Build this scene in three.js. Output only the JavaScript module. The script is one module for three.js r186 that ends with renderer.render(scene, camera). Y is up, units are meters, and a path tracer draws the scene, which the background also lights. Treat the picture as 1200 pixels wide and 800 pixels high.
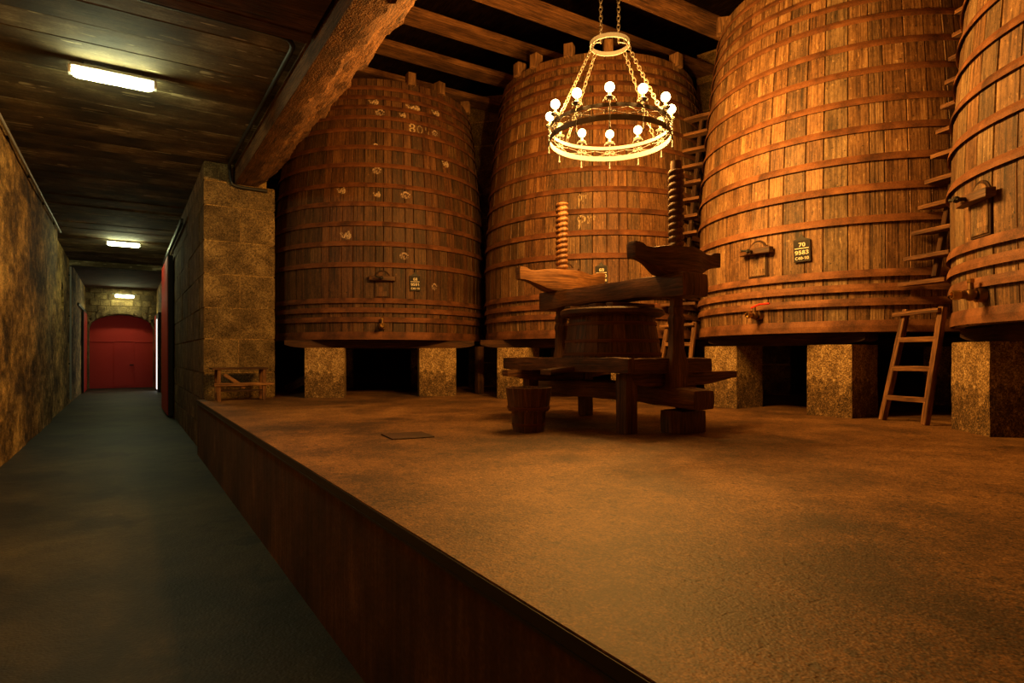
import * as THREE from 'three';
import { mergeGeometries, mergeVertices, toCreasedNormals } from 'three/addons/utils/BufferGeometryUtils.js';
import { RectAreaLightUniformsLib } from 'three/addons/lights/RectAreaLightUniformsLib.js';

// ───────────────────────── camera, exposure ─────────────────────────
const scene = new THREE.Scene();
scene.background = new THREE.Color(0x000000);
const FOCAL = 720, HORIZON = 416, YAW = Math.atan(454 / FOCAL), EYE = 0.65;
const camera = new THREE.PerspectiveCamera(2 * Math.atan(400 / FOCAL) * 180 / Math.PI, 1.5, 0.05, 100);
camera.position.set(0, EYE, 0);
camera.lookAt(Math.sin(YAW), EYE, -Math.cos(YAW));
camera.setViewOffset(1200, 800, 0, 400 - HORIZON, 1200, 800);
const renderer = new THREE.WebGLRenderer({ antialias: true });
renderer.toneMapping = THREE.LinearToneMapping;
renderer.toneMappingExposure = 0.93;
renderer.shadowMap.enabled = true;
RectAreaLightUniformsLib.init();
const WARM = new THREE.Color().setRGB(1.0, 0.45, 0.085);       // chandelier bulbs
const BULB_CD = 8.0;
const TUBE = new THREE.Color().setRGB(0.93, 1.0, 0.52);        // fluorescent tubes
const TUBE_NITS = 10, TUBE_GLOW = 72;

// ───────────────────────── helpers ─────────────────────────
let seed = 12345;
const rnd = () => { seed = (seed * 1664525 + 1013904223) >>> 0; return seed / 4294967296; };
const rr = (a, b) => a + (b - a) * rnd();
const LAT = new Float32Array(65536); for (let i = 0; i < 65536; i++) LAT[i] = rnd();
const sm = t => t * t * (3 - 2 * t);
const cl = (x, a = 0, b = 1) => x < a ? a : x > b ? b : x;
const mix = (a, b, t) => a + (b - a) * t;
const sstep = (a, b, x) => sm(cl((x - a) / (b - a)));
function n2(x, y, px = 256, py = 256) {           // tiling value noise
  const xi = Math.floor(x), yi = Math.floor(y), fx = sm(x - xi), fy = sm(y - yi);
  const x0 = ((xi % px) + px) % px, x1 = (x0 + 1) % px, y0 = ((yi % py) + py) % py, y1 = (y0 + 1) % py;
  const a = LAT[(y0 & 255) * 256 + (x0 & 255)], b = LAT[(y0 & 255) * 256 + (x1 & 255)], c = LAT[(y1 & 255) * 256 + (x0 & 255)], d = LAT[(y1 & 255) * 256 + (x1 & 255)];
  return mix(mix(a, b, fx), mix(c, d, fx), fy);
}
function fbm(u, v, f, oct, ox = 0, oy = 0) {      // u, v in 0..1, tiles
  let s = 0, a = 0.5, t = 0;
  for (let i = 0; i < oct; i++) { s += a * n2(u * f + ox * (i + 1), v * f + oy * (i + 1) + i * 17, f, f); t += a; a *= 0.5; f *= 2; if (f > 256) break; }
  return s / t;
}
function n3(x, y, z) { return (n2(x + 31.7, y + z * 0.71) + n2(y + 11.3, z + x * 0.63) + n2(z + 57.1, x + y * 0.57)) / 3; }
function tex(w, h, fn, srgb, repX = 1, repY = repX) {
  const d = new Uint8Array(w * h * 4);
  for (let y = 0, k = 0; y < h; y++) for (let x = 0; x < w; x++, k += 4) {
    const c = fn(x / w, y / h, x, y);
    if (typeof c === 'number') { d[k] = d[k + 1] = d[k + 2] = cl(c) * 255; }
    else { d[k] = cl(c[0]) * 255; d[k + 1] = cl(c[1]) * 255; d[k + 2] = cl(c[2]) * 255; }
    d[k + 3] = 255;
  }
  const t = new THREE.DataTexture(d, w, h, THREE.RGBAFormat);
  t.wrapS = t.wrapT = THREE.RepeatWrapping; t.magFilter = THREE.LinearFilter; t.minFilter = THREE.LinearFilter;
  if (srgb) t.colorSpace = THREE.SRGBColorSpace;
  t.repeat.set(repX, repY); t.needsUpdate = true;
  return t;
}
const ramp = (stops, t) => {                       // stops: [t, [r,g,b]] in sRGB 0..1
  for (let i = 1; i < stops.length; i++) if (t <= stops[i][0]) { const a = stops[i - 1], b = stops[i], k = cl((t - a[0]) / (b[0] - a[0])); return [mix(a[1][0], b[1][0], k), mix(a[1][1], b[1][1], k), mix(a[1][2], b[1][2], k)]; }
  return stops[stops.length - 1][1];
};
const names = {};
function numbered(n) { const k = names[n] = (names[n] ?? -1) + 1; return k ? n + '_' + String(k).padStart(3, '0') : n; }
function shade(o) { o.traverse(m => { if (m.isMesh) { m.castShadow = true; m.receiveShadow = true; } }); return o; }
function part(name, geo, material, parent) { const m = new THREE.Mesh(geo, material); m.name = name; m.castShadow = m.receiveShadow = true; parent.add(m); return m; }
function thing(name, label, category, [x, y, z] = [0, 0, 0], turn = 0, group, kind) {
  const o = new THREE.Group(); o.name = numbered(name); o.position.set(x, y, z); o.rotation.y = turn; scene.add(o);
  o.userData = { label, category }; if (group) o.userData.group = group; if (kind) o.userData.kind = kind;
  return o;
}
function solo(name, geo, material, label, category, group, kind) {
  const m = part(name, geo, material, scene); m.name = numbered(name); m.userData = { label, category };
  if (group) m.userData.group = group; if (kind) m.userData.kind = kind;
  return m;
}
const struct = (name, label, category) => { const o = new THREE.Group(); o.name = name; scene.add(o); o.userData = { label, category, kind: 'structure' }; return o; };
// box-projected uv in metres; grain runs along `g` (0,1,2)
function uvm(geo, g = 1, ou = rr(0, 7), ov = rr(0, 7)) {
  let q = geo.index ? geo.toNonIndexed() : geo;
  const p = q.attributes.position, uv = new Float32Array(p.count * 2), A = new THREE.Vector3(), B = new THREE.Vector3(), C = new THREE.Vector3();
  for (let i = 0; i < p.count; i += 3) {
    A.fromBufferAttribute(p, i); B.fromBufferAttribute(p, i + 1); C.fromBufferAttribute(p, i + 2);
    const N = B.clone().sub(A).cross(C.clone().sub(A)), ab = [Math.abs(N.x), Math.abs(N.y), Math.abs(N.z)];
    let n = 0; if (ab[1] >= ab[0] && ab[1] >= ab[2]) n = 1; else if (ab[2] > ab[0] && ab[2] > ab[1]) n = 2;
    const rest = [0, 1, 2].filter(k => k !== n);
    const vv = rest.includes(g) ? g : rest[1], uu = rest.find(k => k !== vv);
    [A, B, C].forEach((P, k) => { uv[(i + k) * 2] = P.getComponent(uu) + ou + n * 1.7; uv[(i + k) * 2 + 1] = P.getComponent(vv) + ov; });
  }
  q.setAttribute('uv', new THREE.BufferAttribute(uv, 2));
  if (!q.attributes.normal) q.computeVertexNormals();
  return q;
}
function box(w, h, d, x = 0, y = 0, z = 0, g = 1) { return uvm(new THREE.BoxGeometry(w, h, d).translate(x, y, z), g); }
function span(x0, x1, y0, y1, z0, z1, g = 1) { return box(x1 - x0, y1 - y0, z1 - z0, (x0 + x1) / 2, (y0 + y1) / 2, (z0 + z1) / 2, g); }
// chamfered box: 44 triangles
function cbox(w, h, d, c = 0.008, x = 0, y = 0, z = 0, g = 1) {
  const s = new THREE.Shape(); const a = w / 2 - c, b = h / 2 - c;
  s.moveTo(-a, -b); s.lineTo(a, -b); s.lineTo(a, b); s.lineTo(-a, b); s.closePath();
  const q = new THREE.ExtrudeGeometry(s, { depth: d - 2 * c, bevelEnabled: true, bevelThickness: c, bevelSize: c, bevelSegments: 1 });
  q.translate(x, y, z - d / 2 + c); q.deleteAttribute('uv');
  return uvm(q, g);
}
// old, hand-hewn timber: rounded, noisy, optional deformation
function rough(w, h, d, { seg = 0.06, r = 0.015, amp = 0.006, freq = 9, g = 0, fn = null, crease = 0.7 } = {}) {
  const sx = Math.max(3, Math.round(w / seg)), sy = Math.max(3, Math.round(h / seg)), sz = Math.max(3, Math.round(d / seg));
  let q = new THREE.BoxGeometry(w, h, d, sx, sy, sz); q.deleteAttribute('uv'); q.deleteAttribute('normal'); q = mergeVertices(q, 1e-5);
  const p = q.attributes.position, o = rr(0, 200);
  const H = [w / 2 - r, h / 2 - r, d / 2 - r];
  for (let i = 0; i < p.count; i++) {
    let v = [p.getX(i), p.getY(i), p.getZ(i)], c = v.map((t, k) => cl(t, -H[k], H[k])), e = v.map((t, k) => t - c[k]);
    const L = Math.hypot(...e); if (L > 1e-9) v = c.map((t, k) => t + e[k] / L * r);
    if (fn) v = fn(v[0], v[1], v[2]);
    const a = amp * 2;
    v = [v[0] + a * (n3(v[0] * freq + o, v[1] * freq, v[2] * freq) - 0.5), v[1] + a * (n3(v[0] * freq, v[1] * freq + o, v[2] * freq) - 0.5), v[2] + a * (n3(v[0] * freq, v[1] * freq, v[2] * freq + o) - 0.5)];
    p.setXYZ(i, ...v);
  }
  q.computeVertexNormals();
  return uvm(toCreasedNormals(q, crease), g);
}
function cyl(r0, r1, h, n = 16, x = 0, y = 0, z = 0) { return uvm(new THREE.CylinderGeometry(r0, r1, h, n).translate(x, y, z), 1); }
function lathe(pts, n = 64) {                      // hard-edged profile [[r,y],...]
  const gs = [];
  for (let i = 1; i < pts.length; i++) gs.push(new THREE.LatheGeometry([new THREE.Vector2(...pts[i - 1]), new THREE.Vector2(...pts[i])], n));
  return mergeGeometries(gs);
}
const at = (geo, x, y, z, rx = 0, ry = 0, rz = 0) => geo.applyMatrix4(new THREE.Matrix4().compose(new THREE.Vector3(x, y, z), new THREE.Quaternion().setFromEuler(new THREE.Euler(rx, ry, rz)), new THREE.Vector3(1, 1, 1)));

// ───────────────────────── textures ─────────────────────────
const HOOPS = [[0.064, 0.12], [0.31, 0.078], [0.455, 0.078], [0.60, 0.078], [1.15, 0.078], [1.475, 0.078], [1.78, 0.078], [2.09, 0.078], [2.385, 0.078], [2.70, 0.078], [2.985, 0.078], [3.27, 0.078], [3.47, 0.075], [3.64, 0.075], [3.80, 0.075], [3.96, 0.075]];
const TANK_H = 4.12;
const COLS = 16, SW = 2048, SH = 2048;
const colTone = [], colHue = [], patch = [];
for (let c = 0; c < COLS; c++) { colTone.push(rr(-0.08, 0.08)); colHue.push(rr(-1, 1)); patch.push(HOOPS.map(() => Math.pow(rnd(), 2.4) * 0.20 - 0.05)); }
const edges = HOOPS.map(h => h[0] + h[1] / 2);
function staveTone(u, v) {
  const c = Math.floor(u * COLS), s = u * COLS - c, y = v * TANK_H;
  let k = 0; while (k < edges.length - 1 && edges[k + 1] < y) k++;
  const g1 = n2(u * 256 * 1.0, v * 24 + c * 7.3), g2 = n2(u * 512, v * 60 + c * 3.1), blot = n2(s * 2.2 + c * 9.1, v * 22 + c), fine = n2(u * 1024, v * 700);
  const streak = Math.pow(n2(u * 300 + 7, v * 5 + c * 2.7), 3);
  const run = sstep(0.66, 0.9, n2(s * 6 + c * 5, k * 3.3)) * sstep(0.35, 0.0, edges[Math.min(k + 1, edges.length - 1)] - y) * 0.25;   // rust run below a hoop
  const pit = sstep(0.90, 0.95, n2(s * 22 + c * 11, v * 170 + c)), fleck = sstep(0.88, 0.95, n2(s * 18 + c * 5 + 40, v * 110 + c * 2));
  let t = 0.505 + colTone[c] * 0.6 + patch[c][k] * (0.55 + 0.7 * blot) + (g1 - 0.5) * 0.13 + (g2 - 0.5) * 0.13 + (fine - 0.5) * 0.15 + (blot - 0.5) * 0.16 + (n2(s * 14 + c * 3, v * 130) - 0.5) * 0.14 - streak * 0.3 - run - pit * 0.3 + fleck * 0.22;
  return [t, g1 * 0.45 + g2 * 0.4 + fine * 0.15 - streak * 0.8];
}
const WOODR = [[0, [0.13, 0.085, 0.05]], [0.3, [0.33, 0.235, 0.15]], [0.55, [0.53, 0.405, 0.27]], [0.8, [0.71, 0.585, 0.42]], [1.1, [0.85, 0.75, 0.58]]];
const T = {};
T.stave = tex(SW, SH, (u, v) => { const c = ramp(WOODR, staveTone(u, v)[0]), h = colHue[Math.floor(u * COLS)] * 0.025; return [c[0] + h, c[1], c[2] - h * 0.6]; }, true);
T.staveB = tex(SW, SH, (u, v) => staveTone(u, v)[1]);
const woodT = (u, v) => { const w = (fbm(u, v, 4, 3) - 0.5) * 0.10; const g1 = n2((u + w) * 64, v * 8, 64, 8), g2 = n2((u + w) * 128, v * 20, 128, 20), g3 = n2(u * 256, v * 64); return 0.5 + (g1 - 0.5) * 0.22 + (g2 - 0.5) * 0.2 + (g3 - 0.5) * 0.14 + (fbm(u, v, 6, 4, 3, 5) - 0.5) * 0.5 - Math.pow(n2(u * 96 + 5, v * 4, 96, 4), 6) * 0.35; };
T.wood = tex(1024, 1024, (u, v) => ramp(WOODR, woodT(u, v) * 0.95), true, 1, 0.5);
T.woodB = tex(1024, 1024, (u, v) => woodT(u, v), false, 1, 0.5);
const stoneT = (u, v) => { const a = fbm(u, v, 9, 5), b = n2(u * 150, v * 150, 150, 150) * 0.5 + n2(u * 256, v * 256) * 0.3 + n2(u * 70, v * 70, 70, 70) * 0.2, p = sstep(0.66, 0.8, n2(u * 128, v * 128, 128, 128)) * 0.5 + sstep(0.72, 0.85, n2(u * 230, v * 230, 230, 230)) * 0.4; return [a * 0.5 + b * 0.5, p]; };
T.stone = tex(1024, 1024, (u, v) => { const [t, p] = stoneT(u, v); return ramp([[0, [0.23, 0.175, 0.10]], [0.5, [0.47, 0.385, 0.24]], [1, [0.76, 0.66, 0.45]]], cl(t * 1.5 - 0.25 - p * 0.5)); }, true, 1 / 1.6);
T.stoneB = tex(1024, 1024, (u, v) => { const [t, p] = stoneT(u, v); return cl(t - p * 0.7); }, false, 1 / 1.6);
const granT = (u, v) => n2(u * 44, v * 60, 44, 60) * 0.3 + n2(u * 90, v * 120, 90, 120) * 0.4 + fbm(u, v, 8, 3) * 0.3;
T.granite = tex(512, 512, (u, v) => {                 // one block face: speckled, with an uneven damp tide mark
  const g = granT(u, v), line = 0.46 + (fbm(u, v, 6, 5, 4, 1) - 0.5) * 0.75, wet = sstep(0.03, -0.03, v - line);
  return ramp([[0, [0.19, 0.14, 0.08]], [0.5, [0.50, 0.405, 0.26]], [1, [0.88, 0.78, 0.58]]], cl(g * 1.35 - 0.08 - wet * 0.26));
}, true);
T.graniteB = tex(512, 512, (u, v) => n2(u * 128, v * 128, 128, 128) * 0.6 + fbm(u, v, 32, 3) * 0.4);
T.floor = tex(2048, 2048, (u, v) => {
  const big = fbm(u, v, 5, 5), mid = fbm(u, v, 18, 4, 3, 7), fine = fbm(u, v, 128, 2, 1, 2), st = sstep(0.56, 0.72, fbm(u, v, 7, 5, 9, 4)) * 0.24;
  const sp = sstep(0.86, 0.93, n2(u * 250, v * 250, 250, 250));
  return ramp([[0, [0.17, 0.12, 0.07]], [0.5, [0.41, 0.315, 0.20]], [1, [0.64, 0.53, 0.37]]], cl(0.5 + (big - 0.5) * 0.85 + (mid - 0.5) * 0.5 + (fine - 0.5) * 0.3 + (n2(u * 1024, v * 1024) - 0.5) * 0.6 + (n2(u * 512 + 9, v * 512) - 0.5) * 0.34 - st - sp * 0.4 - sstep(0.87, 0.95, n2(u * 512 + 77, v * 256)) * 0.35));
}, true, 1 / 4.6);
T.floorB = tex(1024, 1024, (u, v) => { const a = fbm(u, v, 60, 3), b = n2(u * 240, v * 240, 240, 240), pit = sstep(0.74, 0.9, n2(u * 120 + 3, v * 120, 120, 120)) * sstep(0.45, 0.6, fbm(u, v, 7, 3, 4, 4)); return cl(a * 0.15 + b * 0.3 + n2(u * 512, v * 512) * 0.45 + 0.12 - pit * 0.5); }, false, 1 / 2.1);
T.slab = tex(1024, 1024, (u, v) => { const a = fbm(u, v, 4, 5, 5, 2), b = fbm(u, v, 22, 4), f = n2(u * 256, v * 256), crack = sstep(0.03, 0.0, Math.abs(fbm(u, v, 5, 5, 8, 8) - 0.5)) * sstep(0.42, 0.52, fbm(u, v, 3, 3, 2, 6)); return ramp([[0, [0.13, 0.12, 0.085]], [0.5, [0.315, 0.30, 0.23]], [1, [0.52, 0.50, 0.40]]], cl(0.5 + (a - 0.5) * 0.9 + (b - 0.5) * 0.45 + (f - 0.5) * 0.2 + (n2(u * 512, v * 512) - 0.5) * 0.25 - crack * 0.6 - sstep(0.56, 0.66, fbm(u, v, 6, 5, 1, 5)) * 0.28)); }, true, 1 / 4.3);
T.slabB = tex(1024, 1024, (u, v) => fbm(u, v, 20, 4) * 0.7 + n2(u * 220, v * 220, 220, 220) * 0.3, false, 1 / 2);
const plasT = (u, v) => { const a = fbm(u, v, 5, 6, 1, 9), b = fbm(u, v, 30, 4), run = n2(u * 70, v * 4, 70, 4) * 0.5 + n2(u * 150, v * 9, 150, 9) * 0.5; return [a, b, run]; };
T.plaster = tex(1024, 1024, (u, v) => { const [a, b, r] = plasT(u, v); return ramp([[0, [0.17, 0.125, 0.06]], [0.5, [0.50, 0.41, 0.24]], [1, [0.85, 0.74, 0.50]]], cl(0.54 + (a - 0.5) * 1.2 + (b - 0.5) * 0.9 + (r - 0.5) * 0.15 + (n2(u * 200, v * 200, 200, 200) - 0.5) * 0.35)); }, true, 1 / 6, 1 / 3);
T.plasterB = tex(1024, 1024, (u, v) => { const [a, b, r] = plasT(u, v); return cl(a * 0.6 + b * 0.4 + (r - 0.5) * 0.15); }, false, 1 / 6, 1 / 3);
T.curb = tex(1024, 1024, (u, v) => { const a = fbm(u, v, 6, 5, 3, 3), r = n2(u * 60, v * 3, 60, 3), r2 = n2(u * 170, v * 9, 170, 9), f = n2(u * 256, v * 256); return ramp([[0, [0.11, 0.065, 0.045]], [0.5, [0.30, 0.205, 0.145]], [1, [0.55, 0.43, 0.31]]], cl(0.42 + (a - 0.5) * 0.9 + (r - 0.5) * 0.2 + (r2 - 0.5) * 0.2 + (f - 0.5) * 0.2)); }, true, 1 / 2.6);
T.rust = tex(512, 512, (u, v) => { const a = fbm(u, v, 8, 5), f = n2(u * 200, v * 200, 200, 200); return ramp([[0, [0.26, 0.155, 0.09]], [0.5, [0.485, 0.315, 0.19]], [1, [0.66, 0.47, 0.3]]], cl(0.48 + (a - 0.5) * 1.1 + (f - 0.5) * 0.3)); }, true, 1 / 1.1);
T.ceil = tex(1024, 1024, (u, v) => { const a = fbm(u, v, 5, 5, 7, 3), g = n2(u * 50, v * 4, 50, 4), g2 = n2(u * 140, v * 12, 140, 12), peel = sstep(0.74, 0.8, n2(u * 90, v * 10, 90, 10)) * sstep(0.52, 0.62, fbm(u, v, 6, 4, 2, 2)); return ramp([[0, [0.15, 0.115, 0.07]], [0.5, [0.37, 0.31, 0.21]], [1, [0.74, 0.69, 0.56]]], cl(0.46 + (a - 0.5) * 1.1 + (g - 0.5) * 0.12 + (g2 - 0.5) * 0.12 + (n2(u * 256, v * 128) - 0.5) * 0.15 + peel * 0.5)); }, true, 1 / 2.2);
console.log('textures');

// ───────────────────────── materials ─────────────────────────
const std = o => new THREE.MeshStandardMaterial(o);
const lin = (r, g, b) => new THREE.Color().setRGB(r, g, b);
const wood = (r, g, b, rough = 0.75, bs = 0.004) => std({ map: T.wood, bumpMap: T.woodB, bumpScale: bs, color: lin(r, g, b), roughness: rough });
const M = {
  slab: std({ map: T.slab, bumpMap: T.slabB, bumpScale: 0.004, roughness: 0.6, color: lin(0.50, 0.45, 0.32) }),
  floor: std({ map: T.floor, bumpMap: T.floorB, bumpScale: 0.0022, roughness: 0.63, color: lin(1.05, 0.83, 0.58) }),
  curb: std({ map: T.curb, color: lin(0.85, 0.78, 0.72), roughness: 0.85, bumpMap: T.plasterB, bumpScale: 0.012 }),
  plaster: std({ map: T.plaster, bumpMap: T.plasterB, bumpScale: 0.05, roughness: 0.92, color: lin(1.7, 1.6, 1.35) }),
  stone: [0.95, 0.74, 1.1].map(k => std({ map: T.stone, bumpMap: T.stoneB, bumpScale: 0.009, roughness: 0.93, color: lin(0.95 * k, 0.92 * k, 0.84 * k) })),
  mortar: std({ map: T.stone, roughness: 0.96, color: lin(1.5, 1.4, 1.15) }),
  granite: std({ map: T.granite, bumpMap: T.graniteB, bumpScale: 0.012, roughness: 0.9, color: lin(1.15, 1.1, 1.0) }),
  ceil: [1, 0.85, 1.12].map(k => std({ map: T.ceil, roughness: 0.85, color: lin(1.1 * k, 1.1 * k, 1.0 * k), bumpMap: T.woodB, bumpScale: 0.003 })),
  darkBoard: wood(0.42, 0.32, 0.24, 0.9),
  roofBoard: wood(0.5, 0.38, 0.27, 0.95),
  joist: wood(0.8, 0.62, 0.44, 0.9, 0.001),
  beam: std({ map: T.wood, bumpMap: T.stoneB, bumpScale: 0.012, color: lin(0.66, 0.50, 0.34), roughness: 0.88 }),
  press: [0.50, 0.42, 0.58].map(k => wood(k, k * 0.72, k * 0.48, 0.62, 0.003)),
  screw: wood(1.0, 0.76, 0.46, 0.55, 0.002),  // lit copy of the screw wood, on the far screw and nut
  screwShaded: wood(0.55, 0.4, 0.25, 0.6, 0.002),  // shaded copy of the same wood, on the near screw
  bearer: wood(0.3, 0.2, 0.13, 0.85),
  pale: wood(1.05, 0.95, 0.8, 0.8),
  tread: wood(0.72, 0.55, 0.38, 0.8, 0.002),
  ladder: wood(1.1, 0.9, 0.62, 0.8, 0.002),
  rust: std({ map: T.rust, roughness: 0.7, metalness: 0.15, color: lin(1.0, 0.95, 0.9) }),
  rustDark: std({ map: T.rust, roughness: 0.75, metalness: 0.2, color: lin(0.7, 0.58, 0.48) }),
  cover: std({ map: T.rust, roughness: 0.7, color: lin(0.22, 0.2, 0.2) }),
  iron: std({ color: lin(0.035, 0.032, 0.03), roughness: 0.55, metalness: 0.6 }),
  black: std({ color: lin(0.012, 0.012, 0.012), roughness: 0.6 }),
  brass: std({ color: lin(0.55, 0.36, 0.13), roughness: 0.35, metalness: 1 }),
  brassDark: std({ color: lin(0.22, 0.13, 0.06), roughness: 0.45, metalness: 1 }),
  redLever: std({ color: lin(0.75, 0.03, 0.015), roughness: 0.4 }),
  redDoor: std({ color: lin(0.5, 0.022, 0.008), roughness: 0.6, bumpMap: T.slabB, bumpScale: 0.002 }),
  redDoorDark: std({ color: lin(0.14, 0.012, 0.01), roughness: 0.5 }),
  white: std({ color: lin(0.85, 0.85, 0.8), roughness: 0.5 }),
  fixture: std({ color: lin(0.45, 0.45, 0.42), roughness: 0.5 }),
  tube: std({ color: lin(0.9, 0.9, 0.85), roughness: 0.4, emissive: TUBE, emissiveIntensity: TUBE_GLOW }),
  daylight: std({ color: lin(0.2, 0.2, 0.2), roughness: 0.3, emissive: lin(1, 0.95, 0.86), emissiveIntensity: 1.6 }),
  bulb: std({ color: lin(1, 0.9, 0.7), roughness: 0.3, emissive: lin(1, 0.72, 0.33), emissiveIntensity: 14 }),
  deadBulb: std({ color: lin(0.2, 0.19, 0.17), roughness: 0.25 }),
  chandelier: std({ color: lin(0.14, 0.14, 0.15), roughness: 0.55, metalness: 0.2 }),
  chain: std({ color: lin(0.10, 0.085, 0.07), roughness: 0.5, metalness: 0.3 }),
  candle: std({ color: lin(0.3, 0.27, 0.2), roughness: 0.6 }),
  lidDark: wood(0.25, 0.17, 0.11, 0.9),
};
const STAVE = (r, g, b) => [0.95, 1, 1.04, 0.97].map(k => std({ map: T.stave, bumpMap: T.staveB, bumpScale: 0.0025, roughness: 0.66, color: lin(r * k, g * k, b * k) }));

// ───────────────────────── the setting ─────────────────────────
const FLOOR_Y = -0.80, CEIL_Y = 3.50, END_Z = -31.4, EDGE_X = 0.894;
{ // corridor floor and platform
  const f = struct('floor', 'grey-green concrete floor of the long corridor', 'floor');
  part('slab', span(-2.2, 1.6, FLOOR_Y - 0.3, FLOOR_Y, END_Z - 1.5, 3.2, 2), M.slab, f);
  const p = struct('platform', 'raised concrete platform under the vats and the press', 'platform');
  part('deck', span(EDGE_X, 16, -0.05, 0, -10.05, 3.2, 2), M.floor, p);
  part('deck', span(2.0, 16, -0.05, 0, -24.5, -10.05, 2), M.floor, p);
  part('front_face', span(EDGE_X + 0.006, 16, FLOOR_Y, -0.05, -10.05, 3.2, 1), M.curb, p);
  const e = struct('trim_1', 'dark steel angle edging along the rim of the platform', 'edging');
  part('angle_flange', span(EDGE_X - 0.006, EDGE_X, -0.055, -0.005, -10.0, 3.2, 2), M.iron, e);
  part('angle_lip', span(EDGE_X - 0.010, EDGE_X - 0.006, -0.055, -0.045, -10.0, 3.2, 2), M.iron, e);
}
{ // left wall: leaning, with a niche in its far length
  const w = struct('wall_left', 'stained rough plaster wall along the corridor', 'wall');
  let q = new THREE.BoxGeometry(0.6, CEIL_Y - FLOOR_Y + 0.3, 20.2, 1, 26, 130); q.deleteAttribute('uv'); q.deleteAttribute('normal'); q = mergeVertices(q, 1e-4);
  const p = q.attributes.position;
  for (let i = 0; i < p.count; i++) {
    let x = p.getX(i), y = p.getY(i), z = p.getZ(i); const t = (y + 2.3) / 4.6;
    if (x > 0) x += t * 0.10 + 0.03 * (n3(1, y * 1.1, z * 1.1) - 0.5) * 2 + 0.014 * (n3(5, y * 5, z * 5) - 0.5) * 2;
    p.setX(i, x);
  }
  q.translate(-1.66, (CEIL_Y + FLOOR_Y) / 2 + 0.15, -6.9); q.computeVertexNormals();
  part('near_length', uvm(toCreasedNormals(q, 0.6), 1), M.plaster, w);
  const s = new THREE.Shape(); s.moveTo(17, FLOOR_Y); s.lineTo(33, FLOOR_Y); s.lineTo(33, CEIL_Y + 0.3); s.lineTo(17, CEIL_Y + 0.3); s.closePath();
  const hole = new THREE.Path(); hole.moveTo(19.8, 1.85); hole.lineTo(20.6, 1.85); hole.lineTo(20.6, 2.2); hole.absarc(20.2, 2.2, 0.40, 0, Math.PI, false); hole.closePath(); s.holes.push(hole);
  const g = new THREE.ExtrudeGeometry(s, { depth: 0.4, bevelEnabled: false, curveSegments: 12 }); g.deleteAttribute('uv'); g.rotateY(Math.PI / 2); g.translate(-1.80, 0, 0);
  part('far_length', uvm(g, 1), M.plaster, w);
  part('niche_back', span(-2.05, -1.82, 1.5, 3, -22, -19.5), M.plaster, w);
}
{ // corridor ceiling: boards across, darker lower boards near the hall, lintel
  const c = struct('ceiling', 'low ceiling of stained boards over the corridor', 'ceiling');
  part('backing', span(-2.2, 1.6, CEIL_Y + 0.04, CEIL_Y + 0.25, END_Z - 1.5, 3.2, 0), M.darkBoard, c);
  for (let z = -5.72, i = 0; z > -22.5; i++) { const w = rr(0.30, 0.46); part('board', cbox(2.84, 0.05, w - 0.003, 0.003, 0.0, CEIL_Y + 0.022 + rr(-0.003, 0.003), z - w / 2, 0), M.ceil[i % 3], c); z -= w; }
  for (let z = -23.0; z > END_Z;) { const w = rr(0.3, 0.5); part('dark_board', cbox(3.1, 0.05, w - 0.01, 0.006, -0.1, CEIL_Y + 0.022, z - w / 2, 0), M.darkBoard, c); z -= w; }  // rear boards in darker wood, carrying the unlit look past the lintel
  part('lintel', span(-1.7, 1.3, CEIL_Y - 0.16, CEIL_Y + 0.05, -23.0, -22.6, 0), M.ceil[0], c);
  for (let z = 3.0; z > -5.4;) { const w = Math.min(rr(0.5, 0.8), z + 5.55); part('dark_board', cbox(2.75, 0.12, w - 0.01, 0.01, -0.02, CEIL_Y - 0.05 + rr(-0.004, 0.004), z - w / 2, 0), M.darkBoard, c); z -= w; if (z < -5.5) break; }
}
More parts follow.
